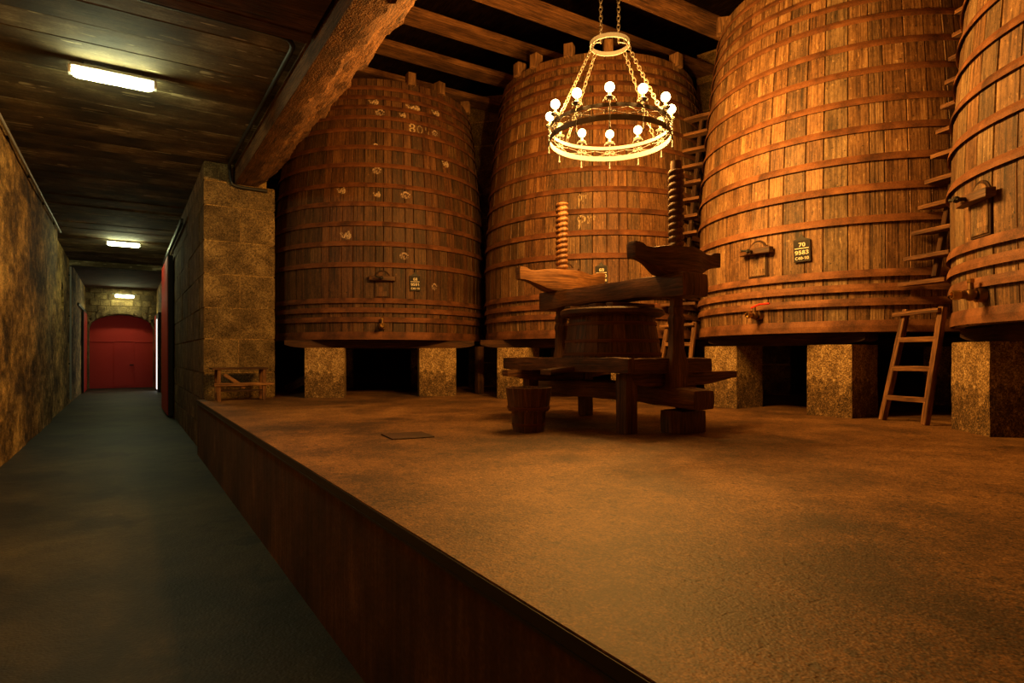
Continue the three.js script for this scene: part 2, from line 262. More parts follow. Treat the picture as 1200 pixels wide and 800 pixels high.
{ // beam with a rough wane side, lying on the pillar
  const pts = [[1.40, 3.22], [1.47, 3.218], [1.54, 3.222], [1.60, 3.225]], NW = 9;
  for (let i = 1; i <= NW; i++) { const t = i / NW; pts.push([mix(1.60, 1.97, t), mix(3.225, 3.46, t) + 0.0]); }
  pts.push([1.97, 3.75], [1.40, 3.75]);
  const NZ = 260, z0 = 3.0, z1 = -10.55, pos = [], idx = [], K = pts.length;
  for (let j = 0; j <= NZ; j++) for (let k = 0; k < K; k++) {
    let [x, y] = pts[k]; const z = mix(z0, z1, j / NZ);
    if (k >= 3 && k <= 3 + NW) { const a = (n3(x * 5, k * 0.4, z * 3.5) - 0.5) * 0.10 + (n3(x * 20, k * 1.7, z * 16) - 0.5) * 0.06; x += a * (k === 3 ? 1.3 : 0.7); y += -a * (k === 3 ? 0 : 0.9); }
    else if (k < 3) y += (n3(k, 3, z * 3) - 0.5) * 0.012;
    pos.push(x, y, z);
  }
  for (let j = 0; j < NZ; j++) for (let k = 0; k < K; k++) { const a = j * K + k, b = j * K + (k + 1) % K, c = a + K, d = b + K; idx.push(a, b, c, b, d, c); }
  const cap = THREE.ShapeUtils.triangulateShape(pts.map(p => new THREE.Vector2(...p)), []);
  for (const [a, b, c] of cap) idx.push(a, c, b, NZ * K + a, NZ * K + b, NZ * K + c);
  const g = new THREE.BufferGeometry(); g.setAttribute('position', new THREE.Float32BufferAttribute(pos, 3)); g.setIndex(idx); g.computeVertexNormals();
  solo('ceiling_beam', uvm(toCreasedNormals(g, 0.55), 2), M.beam, 'massive timber beam with rough bark edge resting on the stone pillar', 'beam', null, 'structure');
  // black cable along the ceiling edge and the beam
  const P = (x, y, z) => new THREE.Vector3(x, y, z);
  const path = new THREE.CurvePath();
  const cab = new THREE.CatmullRomCurve3([P(-1.3, 3.45, -5.63), P(0, 3.45, -5.63), P(1.1, 3.45, -5.63), P(1.23, 3.45, -5.66), P(1.295, 3.45, -5.80), P(1.30, 3.45, -6.4), P(1.30, 3.45, -8), P(1.30, 3.45, -9.7), P(1.31, 3.42, -9.92), P(1.33, 3.28, -9.96), P(1.36, 3.185, -9.965), P(1.5, 3.165, -9.965), P(1.85, 3.16, -9.965)], false, 'catmullrom', 0.2);
  solo('ceiling_conduit', new THREE.TubeGeometry(cab, 120, 0.024, 8), M.black, 'black conduit bending along the ceiling edge and down onto the pillar', 'conduit');
}
{ // right wall of the corridor: pillar end in big ashlars, then coursed blocks
  const w = struct('wall_right', 'stone pillar and ashlar wall on the hall side of the corridor', 'wall');
  const ys = [-0.8, -0.4, 0, 0.39, 0.89, 1.35, 1.85, 2.34, 2.86, 3.22];
  part('mortar_core', span(0.994, 1.95, FLOOR_Y, 3.215, -19.4, -10.015), M.mortar, w);
  part('mortar_core', span(0.99, 1.955, 3.215, 3.9, -19.4, -10.6), M.mortar, w);
  part('core_above', span(0.99, 1.38, 3.2, CEIL_Y, -10.6, -10.02), M.mortar, w);
  const blk = (x0, x1, y0, y1, z0, z1, i) => { const j = 0.005; part('stone_block', rough(x1 - x0 - 2 * j, y1 - y0 - 2 * j, z1 - z0 - 2 * j, { seg: 0.11, r: 0.01, amp: 0.004, freq: 9, g: 1 }).translate((x0 + x1) / 2, (y0 + y1) / 2, (z0 + z1) / 2), M.stone[i % 3], w); };
  for (let c = 0; c < ys.length - 1; c++) {
    const y0 = ys[c], y1 = ys[c + 1], two = c % 2 === 1;
    if (two) { const m = 1.47 + rr(-0.03, 0.03); blk(0.97, m, y0, y1, -10.6, -10, c); blk(m, 1.975, y0, y1, -10.5, -10, c + 1); }
    else blk(0.97, 1.975, y0, y1, -10.55, -10, c + 2);
    for (let z = two ? -10.6 : -10.55, k = 0; z > -19.3; k++) { const L = Math.min(rr(0.8, 1.2), z + 19.4); blk(0.965 + rr(-0.006, 0.006), 1.3, y0, y1, z - L, z, c + k); z -= L; }
  }
  for (let x = 0.97, i = 0; x < 1.38;) { blk(x, x + 0.205, 3.22, 3.49, -10.5, -10, i++); x += 0.205; }
  part('far_length', span(1.2, 2.2, FLOOR_Y, CEIL_Y, END_Z - 0.2, -19.4), M.plaster, w);
  const u = struct('wall_upper', 'dark wall above the corridor beam', 'wall');
  part('masonry', span(1.2, 1.66, 3.78, 9.4, -24.5, 3.2), M.plaster, u);
}
{ // end wall with arched doorway
  const w = struct('wall_end', 'rubble stone wall with an arched doorway closing the corridor', 'wall');
  const s = new THREE.Shape(); s.moveTo(-2, FLOOR_Y); s.lineTo(2, FLOOR_Y); s.lineTo(2, CEIL_Y + 0.2); s.lineTo(-2, CEIL_Y + 0.2); s.closePath();
  const h = new THREE.Path(); h.moveTo(-1.27, FLOOR_Y); h.lineTo(1.08, FLOOR_Y); h.lineTo(1.08, 1.80);
  for (let i = 1; i <= 24; i++) { const t = i / 24, x = mix(1.08, -1.27, t), k = (t - 0.5) * 2; h.lineTo(x, 1.80 + 0.58 * Math.sqrt(1 - k * k * 0.999)); }
  h.closePath(); s.holes.push(h);
  const g = new THREE.ExtrudeGeometry(s, { depth: 0.5, bevelEnabled: false }); g.deleteAttribute('uv'); g.translate(0, 0, END_Z - 0.5);
  part('masonry', uvm(g, 1), M.stone[0], w);
  for (let y = 1.95, c = 0; y < 3.48; y += 0.27, c++) for (let x = -1.42 + (c % 2) * 0.18; x < 1.15;) {   // face stones above the arch
    const L = rr(0.3, 0.5), xm = x + L / 2, k = (xm + 0.095) / 1.175, arch = 1.8 + 0.58 * Math.sqrt(Math.max(0, 1 - k * k));
    const near = Math.max(...[x, x + L].map(q => { const kk = (q + 0.095) / 1.175; return 1.8 + 0.58 * Math.sqrt(Math.max(0, 1 - kk * kk)); }), arch);
    if (y > near + 0.01 || (x > 1.08 || x + L < -1.27)) part('stone_block', cbox(L - 0.02, 0.25, 0.06, 0.012, xm, y + 0.125, END_Z + 0.012, 0), M.stone[(c + Math.floor(rnd() * 3)) % 3], w);
    x += L;
  }
  for (let i = 0; i < 13; i++) { const a = Math.PI * (i + 0.5) / 13, x = -0.095 + 1.27 * Math.cos(a), y = 1.80 + 0.66 * Math.sin(a); part('voussoir', cbox(0.30, 0.20, 0.08, 0.012).rotateZ(Math.atan2(0.66 * Math.sin(a) * 1.6, 1.27 * Math.cos(a)) + Math.PI / 2 * 0 + Math.PI / 2).translate(x, y + 0.06, END_Z + 0.02), M.stone[i % 3], w); }
}
{ // red doors
  const d = struct('door_1', 'wide red arched double door with a wicket door at the corridor end', 'door');
  const s = new THREE.Shape(); s.moveTo(-1.35, FLOOR_Y + 0.02); s.lineTo(1.2, FLOOR_Y + 0.02); s.lineTo(1.2, 2.5); s.lineTo(-1.35, 2.5); s.closePath();
  part('leaf', uvm(new THREE.ExtrudeGeometry(s, { depth: 0.08, bevelEnabled: false }).translate(0, 0, END_Z - 0.46), 1), M.redDoor, d);
  const wk = part('wicket', cbox(0.78, 1.95, 0.03, 0.006, -0.02, FLOOR_Y + 0.10 + 0.975, END_Z - 0.372), M.redDoor, d);
  part('handle', cbox(0.16, 0.05, 0.06, 0.008, 0.26, 0.22, END_Z - 0.33, 0), M.iron, wk);
  part('rail', cbox(2.3, 0.05, 0.03, 0.006, -0.09, 1.24, END_Z - 0.372, 0), M.redDoor, d);
  part('sill', span(-1.27, 1.08, FLOOR_Y, FLOOR_Y + 0.025, END_Z - 0.4, END_Z, 0), M.black, d);
  const d2 = struct('door_2', 'tall red sliding door leaf hung on a rail along the stone wall', 'door');
  part('leaf', cbox(0.05, 3.68, 2.6, 0.006, 0.86, 1.10, -17.55), M.redDoor, d2);
  part('edge_frame', cbox(0.10, 3.7, 0.06, 0.006, 0.90, 1.10, -16.22), M.black, d2);
  part('hanger', cbox(0.03, 0.2, 0.05, 0.004, 0.88, 3.03, -16.5), M.iron, d2);
  part('hanger', cbox(0.03, 0.2, 0.05, 0.004, 0.88, 3.03, -18.4), M.iron, d2);
  part('sliding_rail', cbox(0.05, 0.09, 6.6, 0.006, 0.90, 3.14, -16.2, 2), M.iron, d2);
  const d3 = struct('door_3', 'narrow red door leaf folded back against the plastered wall by the arch', 'door');
  part('leaf', cbox(0.05, 3.1, 2.2, 0.006, -1.33, 0.78, -29.6), M.redDoor, d3);
  part('edge_frame', cbox(0.07, 3.16, 0.05, 0.005, -1.345, 0.79, -28.48), M.black, d3);
  part('sliding_rail', cbox(0.05, 0.09, 5, 0.006, -1.36, 2.42, -28.5, 2), M.iron, d3);
  const d4 = struct('door_4', 'red door leaf standing beside the slit of daylight', 'door');
  part('leaf', cbox(0.05, 3.1, 1.5, 0.006, 1.135, 0.78, -30.4), M.redDoor, d4);
  part('edge_frame', cbox(0.03, 3.1, 0.05, 0.005, 1.175, 0.78, -29.62), M.black, d4);
  const w1 = struct('window_1', 'tall narrow slit of white daylight beside the red door leaf', 'window');
  part('casing', span(1.105, 1.2, -0.78, 2.32, -29.55, -27.5), M.black, w1);
  part('bright_pane', span(1.095, 1.105, -0.72, 2.1, -29.1, -28.3), M.daylight, w1);
}
{ // conduits on the left wall
  const P = (x, y, z) => new THREE.Vector3(x, y, z);
  const o = thing('wall_conduit', 'thin grey pipe under the ceiling along the plastered wall', 'pipe', [0, 0, 0]);
  part('pipe', new THREE.TubeGeometry(new THREE.LineCurve3(P(-1.215, 3.40, 1), P(-1.215, 3.40, -17)), 4, 0.022, 8), M.fixture, o);
  for (let z = -4; z > -16.9; z -= 2) part('clip', cbox(0.06, 0.05, 0.03, 0.004, -1.235, 3.41, z), M.iron, o);
  const d = thing('downpipe', 'thin vertical pipe on the plastered wall beyond the small niche', 'pipe', [-1.345, 0, -22.2]);
  part('pipe', new THREE.CylinderGeometry(0.025, 0.025, 3.9, 8).translate(0, 1.3, 0), M.fixture, d);
  for (const y of [0.4, 1.8, 3.0]) part('clip', cbox(0.04, 0.04, 0.05, 0.004, -0.03, y, 0), M.iron, d);
}
{ // hall shell: roof raised and walls set back so joist gaps fall dark
  const c = struct('ceiling_hall', 'boarded roof of the vat hall, raised so gaps between broad open joists fall dark', 'ceiling');
  part('raised_roof_boarding', span(1.3, 16, 9.4, 9.6, -24.5, 3.2, 2), M.roofBoard, c);
  for (let k = -15; k <= 9; k++) part('joist', cbox(14.3, 0.10, 0.36, 0.006, 8.8, 5.55 + 0.05, -7.29 + 1.08 * k, 0).clone(), M.joist, c);
  const b = struct('wall_back', 'rough wall of darker stone behind the vats, set far back to fall dark', 'wall');
  part('masonry', span(1.97, 16.4, -0.1, 9.4, -24.9, -24.5), M.stone[1], b);  // darker stone deepens the shade seen between the joists
  const r = struct('wall_east', 'rough hall wall of darker stone beyond the stairs, set far out to fall dark', 'wall');
  part('masonry', span(16, 16.4, -0.1, 9.4, -24.5, 3.6), M.stone[1], r);
  const f = struct('wall_front', 'plastered wall closing the hall and corridor', 'wall');
  part('masonry', span(-2.2, 16.4, FLOOR_Y - 0.1, 9.6, 3.2, 3.6), M.plaster, f);
}
function stonePier(x, z, fx, fz, w, label) {       // tall masonry pillar in the gap between two vats
  const o = thing('masonry_pillar', label, 'pillar', [x, 0, z], Math.atan2(fx, fz), null, 'structure');
  part('mortar_core', span(-w + 0.02, w - 0.02, 0, 5.97, -0.38, 0.38), M.mortar, o);
  for (let i = 0; i < 12; i++) { const y0 = i * 0.495; for (const [a, b] of i % 2 ? [[-w, w]] : [[-w, 0], [0, w]]) part('stone_block', rough(b - a - 0.016, 0.48, 0.79, { seg: 0.2, r: 0.02, amp: 0.008, g: 1 }).translate((a + b) / 2, y0 + 0.248, 0), M.stone[i % 3], o); }
}
stonePier(6.85, -10.95, -0.7, 0.7, 0.8, 'tall stone pillar rising between the darkest vat and the vat behind the press');
stonePier(9.2, -6.85, -0.949, 0.315, 0.8, 'tall stone pillar rising behind the stair beside the vat numbered 69');
stonePier(9.5, -1.9, -0.949, -0.315, 0.8, 'tall stone pillar rising behind the stair above the short ladder');
console.log('setting');

// ───────────────────────── corridor lights ─────────────────────────
function batten(x, y, z, drop, label) {
  const o = thing('ceiling_light', label, 'lamp', [x, y, z], 0, 'corridor tube lights');
  part('base_plate', cbox(0.70, 0.035, 0.11, 0.008, 0, -0.018 - 0, 0, 0), M.fixture, o);
  const s = new THREE.Shape(); s.absellipse(0, 0, 0.062, 0.045, 0, Math.PI * 2);
  const g = new THREE.CapsuleGeometry(0.052, 0.58, 6, 16).rotateZ(Math.PI / 2).translate(0, -0.075, 0);
  part('diffuser_tube', g, M.tube, o);
  for (const sx of [-1, 1]) part('end_cap', cbox(0.03, 0.08, 0.09, 0.006, sx * 0.352, -0.06, 0), M.white, o);
  if (drop > 0) for (const sx of [-0.25, 0.25]) part('hanger_rod', cyl(0.008, 0.008, drop, 8, sx, drop / 2, 0), M.iron, o);
  const l = new THREE.RectAreaLight(TUBE, TUBE_NITS, 0.64, 0.10); l.position.set(0, -0.135, 0); l.rotation.x = -Math.PI / 2; o.add(l);
  return o;
}
const l1 = batten(-0.09, CEIL_Y - 0.05, -7.24, 0.05, 'glowing tube light on the corridor ceiling ahead of the stone pillar');
batten(-0.02, CEIL_Y - 0.02, -18.1, 0.02, 'glowing tube light above the tall sliding door, before the dark lintel');
const l3 = batten(0.0, 3.22, -30.85, 0.28, 'glowing tube light hung before the stone arch at the corridor end');
part('added_light_shield', cbox(0.86, 0.02, 0.34, 0.006, 0, 0.012, 0, 0), M.fixture, l3);  // added plate that keeps the tube light off the ceiling above
{ // loop of cable on the nearest fitting
  const P = (x, y, z) => new THREE.Vector3(x, y, z);
  const c = new THREE.CatmullRomCurve3([P(-0.2, 0.03, -0.06), P(-0.22, -0.02, -0.11), P(-0.12, 0.0, -0.16), P(-0.02, -0.02, -0.11), P(-0.02, 0.0, -0.05)]);
  part('cable_loop', new THREE.TubeGeometry(c, 24, 0.008, 6), M.white, l1);
}
console.log('lights');

// ───────────────────────── vats ─────────────────────────
const PROFILE = [[0, 1.835], [0.12, 1.86], [0.25, 1.865], [0.4, 1.845], [0.55, 1.80], [0.7, 1.74], [0.85, 1.665], [1, 1.58]];
function radius(y) { const t = cl(y / TANK_H); for (let i = 1; i < PROFILE.length; i++) if (t <= PROFILE[i][0]) { const [a, ra] = PROFILE[i - 1], [b, rb] = PROFILE[i]; return mix(ra, rb, (t - a) / (b - a)); } return 1.58; }
function staveGeo(a0, a1, col, flip, dr) {
  const NY = 12, pos = [], uv = [], idx = [], nor = [];
  const e = 0.006 / 1.8, gap = 0.0022 / 1.8;
  const A = [a0 + gap, a0 + gap, a0 + e + gap, a1 - e - gap, a1 - gap, a1 - gap], DR = [-0.075, -0.012, dr, dr, -0.012, -0.075];
  const U = [0.0, 0.02, 0.05, 0.95, 0.98, 1.0];
  for (let j = 0; j <= NY; j++) { const y = TANK_H * j / NY, R = radius(y); for (let k = 0; k < 6; k++) { const r = R + DR[k]; pos.push(r * Math.sin(A[k]), y, r * Math.cos(A[k])); const s = flip ? 1 - U[k] : U[k]; uv.push((col + 0.03 + 0.94 * s) / COLS, j / NY * 0.998 + 0.001); } }
  for (let j = 0; j < NY; j++) for (let k = 0; k < 6; k++) { const a = j * 6 + k, b = j * 6 + (k + 1) % 6; idx.push(a, b, a + 6, b, b + 6, a + 6); }
  const t = NY * 6; idx.push(0, 2, 1, 0, 3, 2, 0, 4, 3, 0, 5, 4, t, t + 1, t + 2, t, t + 2, t + 3, t, t + 3, t + 4, t, t + 4, t + 5);
  const g = new THREE.BufferGeometry(); g.setAttribute('position', new THREE.Float32BufferAttribute(pos, 3)); g.setAttribute('uv', new THREE.Float32BufferAttribute(uv, 2)); g.setIndex(idx);
  g.computeVertexNormals();
  return toCreasedNormals(g, 0.5);
}
const hoopGeos = HOOPS.map(([y, w]) => {
  const t = 0.030, y0 = y - w / 2, y1 = y + w / 2, a = radius(y0) + 0.001, b = radius(y1) + 0.001;
  const g = lathe([[b - 0.004, y1 - 0.012], [a + t - 0.005, y0], [a + t, y0], [(a + b) / 2 + t - 0.005, y], [b + 0.009, y1], [b - 0.004, y1], [b - 0.004, y1 - 0.012]], 120);
  const p = g.attributes.position, u = g.attributes.uv; for (let i = 0; i < p.count; i++) u.setXY(i, u.getX(i) * 11.6, p.getY(i) * 1.0 + y * 3.3);
  return g;
});
const lidGeo = uvm(lathe([[0, TANK_H - 0.16], [radius(TANK_H) - 0.07, TANK_H - 0.16], [radius(TANK_H) - 0.07, TANK_H - 0.22], [0, TANK_H - 0.22]], 48), 2);
const headGeo = uvm(lathe([[0, 0.10], [radius(0.1) - 0.07, 0.10], [radius(0.06) - 0.07, 0.05], [0, 0.05]], 48), 2);
// curved sheet following the vat, for paint marks
function skin(a, y, w, h, out = 0.004, na = 10, ny = 4) {
  const pos = [], uv = [], idx = [];
  for (let j = 0; j <= ny; j++) for (let i = 0; i <= na; i++) { const yy = y + (j / ny - 0.5) * h, R = radius(yy) + out, aa = a + (i / na - 0.5) * w / radius(y); pos.push(R * Math.sin(aa), yy, R * Math.cos(aa)); uv.push(i / na, j / ny); }
  for (let j = 0; j < ny; j++) for (let i = 0; i < na; i++) { const b = j * (na + 1) + i; idx.push(b, b + 1, b + na + 1, b + 1, b + na + 2, b + na + 1); }
  const g = new THREE.BufferGeometry(); g.setAttribute('position', new THREE.Float32BufferAttribute(pos, 3)); g.setAttribute('uv', new THREE.Float32BufferAttribute(uv, 2)); g.setIndex(idx); g.computeVertexNormals(); return g;
}
function canvasTex(w, h, draw, srgb = true) { const c = document.createElement('canvas'); c.width = w; c.height = h; const x = c.getContext('2d'); draw(x); const t = new THREE.CanvasTexture(c); if (srgb) t.colorSpace = THREE.SRGBColorSpace; return t; }
function plateMat(lines) {
  return std({ roughness: 0.7, map: canvasTex(256, 400, x => {
    x.fillStyle = '#2a1a0e'; x.fillRect(0, 0, 256, 400); x.fillStyle = '#120c08'; x.fillRect(8, 8, 240, 384);
    x.fillStyle = '#f0e6cc'; x.textAlign = 'center'; x.textBaseline = 'middle';
    x.font = 'bold 104px sans-serif'; x.fillText(lines[0], 134, 84); x.fillRect(14, 146, 228, 16);
    x.font = 'bold 104px sans-serif'; x.fillText(lines[1], 128, 232, 236);
    x.font = 'bold 76px sans-serif'; x.fillText(lines[2], 128, 340, 226);
  }) });
}
function alphaMarks(w, h, draw) { return canvasTex(w, h, x => { x.fillStyle = '#000'; x.fillRect(0, 0, w, h); draw(x); }, false); }
function speck(x, w, h, n, s = 6) { x.fillStyle = '#000'; for (let i = 0; i < n; i++) x.fillRect(rnd() * w, rnd() * h, rnd() * s, rnd() * s * 4); }
const chalk = (alpha, r = 0.62, g = 0.52, b = 0.38) => std({ color: lin(r, g, b), roughness: 0.9, alphaMap: alpha, transparent: true });
const ringMark = chalk(alphaMarks(128, 128, x => { x.strokeStyle = '#ddd'; x.lineWidth = 22; x.beginPath(); x.arc(64, 64, 34, 0, 7); x.stroke(); x.fillStyle = '#888'; x.beginPath(); x.arc(46, 78, 26, 0, 7); x.fill(); speck(x, 128, 128, 230, 7); }), 0.6, 0.44, 0.32);
const blotMark = chalk(alphaMarks(128, 128, x => { x.fillStyle = '#ccc'; for (let i = 0; i < 26; i++) { x.beginPath(); x.arc(64 + (rnd() - 0.5) * 76, 64 + (rnd() - 0.5) * 70, 4 + rnd() * 12, 0, 7); x.fill(); } speck(x, 128, 128, 300, 6); }), 0.62, 0.46, 0.3);
const numMark = chalk(alphaMarks(256, 128, x => { x.strokeStyle = '#eee'; x.lineWidth = 15; x.beginPath(); x.ellipse(50, 40, 20, 25, 0, 0, 7); x.stroke(); x.beginPath(); x.ellipse(50, 90, 22, 25, 0, 0, 7); x.stroke(); x.strokeStyle = '#666'; x.lineWidth = 12; x.beginPath(); x.ellipse(125, 66, 24, 46, 0, 0, 7); x.stroke(); x.fillStyle = '#444'; x.fillRect(178, 20, 14, 40); x.fillRect(206, 70, 12, 40); speck(x, 256, 128, 220, 5); }), 0.62, 0.46, 0.28);
const letterMark = chalk(alphaMarks(256, 160, x => { x.strokeStyle = '#bbb'; x.lineWidth = 22; x.beginPath(); x.ellipse(60, 50, 34, 30, 0, 0, 7); x.stroke(); x.fillStyle = '#aaa'; x.fillRect(24, 40, 26, 112); x.fillRect(120, 20, 22, 80); x.fillRect(120, 20, 90, 22); x.fillRect(180, 20, 22, 44); speck(x, 256, 160, 520, 7); }), 0.6, 0.45, 0.27);
function tap(p, y, lever) {
  const R = radius(y), t = new THREE.Group(); t.name = 'tap'; t.position.set(0, y, R); p.add(t);
  part('flange', cyl(0.055, 0.062, 0.05, 16).rotateX(Math.PI / 2).translate(0, 0, 0.03), M.brassDark, t);
  part('valve_body', mergeGeometries([new THREE.SphereGeometry(0.046, 16, 12).translate(0, 0, 0.09), new THREE.CylinderGeometry(0.030, 0.030, 0.14, 14).rotateX(Math.PI / 2).translate(0, 0, 0.10), new THREE.CylinderGeometry(0.018, 0.022, 0.06, 12).translate(0, 0.06, 0.09)]), M.brassDark, t);
  part('nozzle', uvm(lathe([[0.0, 0], [0.036, 0], [0.038, 0.03], [0.033, 0.055], [0.026, 0.055], [0.026, 0.03], [0, 0.03]], 6).rotateX(Math.PI / 2).translate(0, 0, 0.165)), M.brass, t);
  if (lever) { const c = new THREE.CatmullRomCurve3([new THREE.Vector3(-0.03, 0.085, 0.10), new THREE.Vector3(0.02, 0.10, 0.10), new THREE.Vector3(0.07, 0.115, 0.10), new THREE.Vector3(0.20, 0.118, 0.10)]); part('lever', new THREE.TubeGeometry(c, 16, 0.0105, 8), M.redLever, t); }
  else part('stem_cap', cbox(0.04, 0.03, 0.04, 0.006, 0, 0.105, 0.09), M.brass, t);
  return t;
}
function hatch(p, mats) {
  const y = 0.92, R = radius(y), h = new THREE.Group(); h.name = 'hatch'; h.position.set(0, y, R); p.add(h);
  const arch = (r, b) => { const s = new THREE.Shape(); s.moveTo(-r, b); s.lineTo(r, b); s.lineTo(r, 0.02); s.absarc(0, 0.02, r, 0, Math.PI, false); s.closePath(); return s; };
  const s = arch(0.125, -0.275), k = arch(0.105, -0.262); s.holes.push(k);
  part('surround', uvm(new THREE.ExtrudeGeometry(s, { depth: 0.05, bevelEnabled: false, curveSegments: 12 }).translate(0, 0, -0.042), 1), M.lidDark, h);
  part('panel', uvm(new THREE.ExtrudeGeometry(arch(0.098, -0.256), { depth: 0.05, bevelEnabled: true, bevelSize: 0.005, bevelThickness: 0.005, bevelSegments: 1, curveSegments: 12 }).translate(0, 0, -0.036), 1), mats[2], h);
  const b = new THREE.Shape(); b.moveTo(-0.20, 0); b.quadraticCurveTo(0, 0.16, 0.20, 0); b.lineTo(0.20, 0.01); b.lineTo(0.20, -0.02); b.lineTo(-0.20, -0.02); b.closePath();
  const bar = new THREE.Shape(); bar.moveTo(-0.20, 0.02); bar.lineTo(-0.19, 0.075); bar.quadraticCurveTo(0, 0.125, 0.19, 0.075); bar.lineTo(0.20, 0.02); bar.closePath();
  part('crossbar', uvm(new THREE.ExtrudeGeometry(bar, { depth: 0.06, bevelEnabled: true, bevelSize: 0.004, bevelThickness: 0.004, bevelSegments: 1 }).rotateX(Math.PI / 2).translate(0, 0.045, 0.0), 0), M.press[0], h);
  part('bolt', mergeGeometries([new THREE.CylinderGeometry(0.016, 0.016, 0.12, 10).rotateX(Math.PI / 2).translate(-0.01, 0.012, 0.13), new THREE.SphereGeometry(0.026, 10, 8).translate(-0.01, 0.012, 0.165)]), M.iron, h);
  part('wing_nut', mergeGeometries([new THREE.CapsuleGeometry(0.012, 0.09, 4, 8).rotateZ(1.4).translate(-0.035, 0.016, 0.165), new THREE.SphereGeometry(0.016, 8, 6).translate(-0.09, 0.025, 0.165)]), M.iron, h);
}
const VAT_Y = 0.885;
function vat(x, z, fx, fz, o) {
  const t = thing('wine_vat', o.label, 'vat', [x, VAT_Y, z], Math.atan2(fx, fz), 'giant oak wine vats');
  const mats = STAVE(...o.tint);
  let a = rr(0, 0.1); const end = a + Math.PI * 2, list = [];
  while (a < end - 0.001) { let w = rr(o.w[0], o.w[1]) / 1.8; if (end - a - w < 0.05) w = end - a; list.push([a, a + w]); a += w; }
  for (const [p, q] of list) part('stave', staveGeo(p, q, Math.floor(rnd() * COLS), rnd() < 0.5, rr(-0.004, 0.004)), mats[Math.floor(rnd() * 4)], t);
  HOOPS.forEach((h, i) => { part('hoop', hoopGeos[i], o.hoop, t); });
  part('lid', lidGeo, M.lidDark, t); part('bottom_head', headGeo, M.lidDark, t);
  for (const d of o.blocks) { const b = part('lid_block', cbox(0.13, 0.20, 0.16, 0.008), M.pale, t), R = radius(TANK_H) - 0.02; b.position.set(R * Math.sin(d), TANK_H + 0.06, R * Math.cos(d)); b.rotation.y = d; }
  hatch(t, mats); tap(t, 0.215, o.lever);
  if (o.plate) {
    const aP = 15.4 * Math.PI / 180, yP = 0.895, R = radius(yP) + 0.012, g = new THREE.Group(); g.name = 'number_plate'; g.position.set(R * Math.sin(aP), yP, R * Math.cos(aP)); g.rotation.y = aP; g.rotation.z = 0.03; t.add(g);
    const s = new THREE.Shape(); s.moveTo(-0.085, -0.13); s.lineTo(0.085, -0.13); s.lineTo(0.085, 0.105); s.lineTo(0.03, 0.125); s.lineTo(0, 0.165); s.lineTo(-0.03, 0.125); s.lineTo(-0.085, 0.105); s.closePath();
    part('slate', uvm(new THREE.ExtrudeGeometry(s, { depth: 0.016, bevelEnabled: false }).translate(0, 0, -0.004), 1), M.iron, g);
    part('lettering', new THREE.PlaneGeometry(0.16, 0.226).translate(0, -0.013, 0.0135), plateMat(o.plate), g);
  }
  for (const [m, ad, y, w, h] of o.marks || []) part('paint_mark', skin(ad, y, w, h), m, t);
  return t;
}
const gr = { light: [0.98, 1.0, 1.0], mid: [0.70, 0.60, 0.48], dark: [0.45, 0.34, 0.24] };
const VATS = [
  { x: 3.99, z: -10.78, f: [-0.347, 0.937], px: 0.86, pw: 0.58, pz: 1.75, opt: { label: 'darkest oak vat, chalk-spotted, with slate numbered 68, beside the corridor pillar', tint: gr.dark, w: [0.10, 0.21], hoop: M.rustDark, plate: ['68', '9591', 'C40-10'], lever: false, blocks: [0.29, 0.64, 1.2, 2.2, 3.6, 5.2],
    marks: [[numMark, 0.36, 3.37, 0.44, 0.17], [ringMark, -0.02, 3.56, 0.2, 0.17], [ringMark, -0.06, 3.0, 0.16, 0.15], [ringMark, -0.045, 2.62, 0.19, 0.17], [blotMark, -0.045, 2.24, 0.16, 0.14], [blotMark, 0.30, 3.72, 0.34, 0.13], [blotMark, 0.19, 3.56, 0.15, 0.13], [blotMark, -0.08, 3.73, 0.22, 0.14], [ringMark, 0.52, 3.37, 0.15, 0.14], [blotMark, 0.55, 3.73, 0.22, 0.16], [ringMark, 0.2, 2.26, 0.22, 0.16], [blotMark, -0.3, 1.6, 0.25, 0.2], [ringMark, 0.18, 1.3, 0.2, 0.16], [blotMark, -0.35, 2.3, 0.2, 0.17], [blotMark, 0.62, 2.9, 0.2, 0.18], [ringMark, 0.45, 0.85, 0.14, 0.16]] } },
  { x: 6.75, z: -8.04, f: [-0.80, 0.60], px: 0.86, pw: 0.5, pz: 1.70, opt: { label: 'brown oak vat with slate numbered 69, directly behind the wine press', tint: gr.mid, w: [0.12, 0.22], hoop: M.rustDark, plate: ['69', '9540', 'C40-10'], lever: false, blocks: [-0.62, -0.38, -0.02, 0.34, 1.1, 2.4, 3.6, 4.6],
    marks: [[letterMark, 0.17, 1.63, 0.34, 0.22], [letterMark, 0.13, 1.94, 0.16, 0.2]] } },
  { x: 7.95, z: -4.41, f: [-1, 0], px: 0.70, pw: 0.49, pz: 1.65, opt: { label: 'pale oak vat with slate numbered 70 and a tap with red lever', tint: gr.light, w: [0.13, 0.23], hoop: M.rust, plate: ['70', '9583', 'C40-10'], lever: true, blocks: [-0.75, -1.15, 0.6, 1.4, 2.4, 3.6] } },
  { x: 6.80, z: -0.775, f: [-0.75, -0.66], px: 0.62, pw: 0.55, pz: 1.62, opt: { label: 'pale oak vat with brass tap and no slate, beside the short ladder', tint: gr.light, w: [0.14, 0.24], hoop: M.rust, plate: null, lever: false, blocks: [0, 1, 2, 3, 4, 5] } },
];
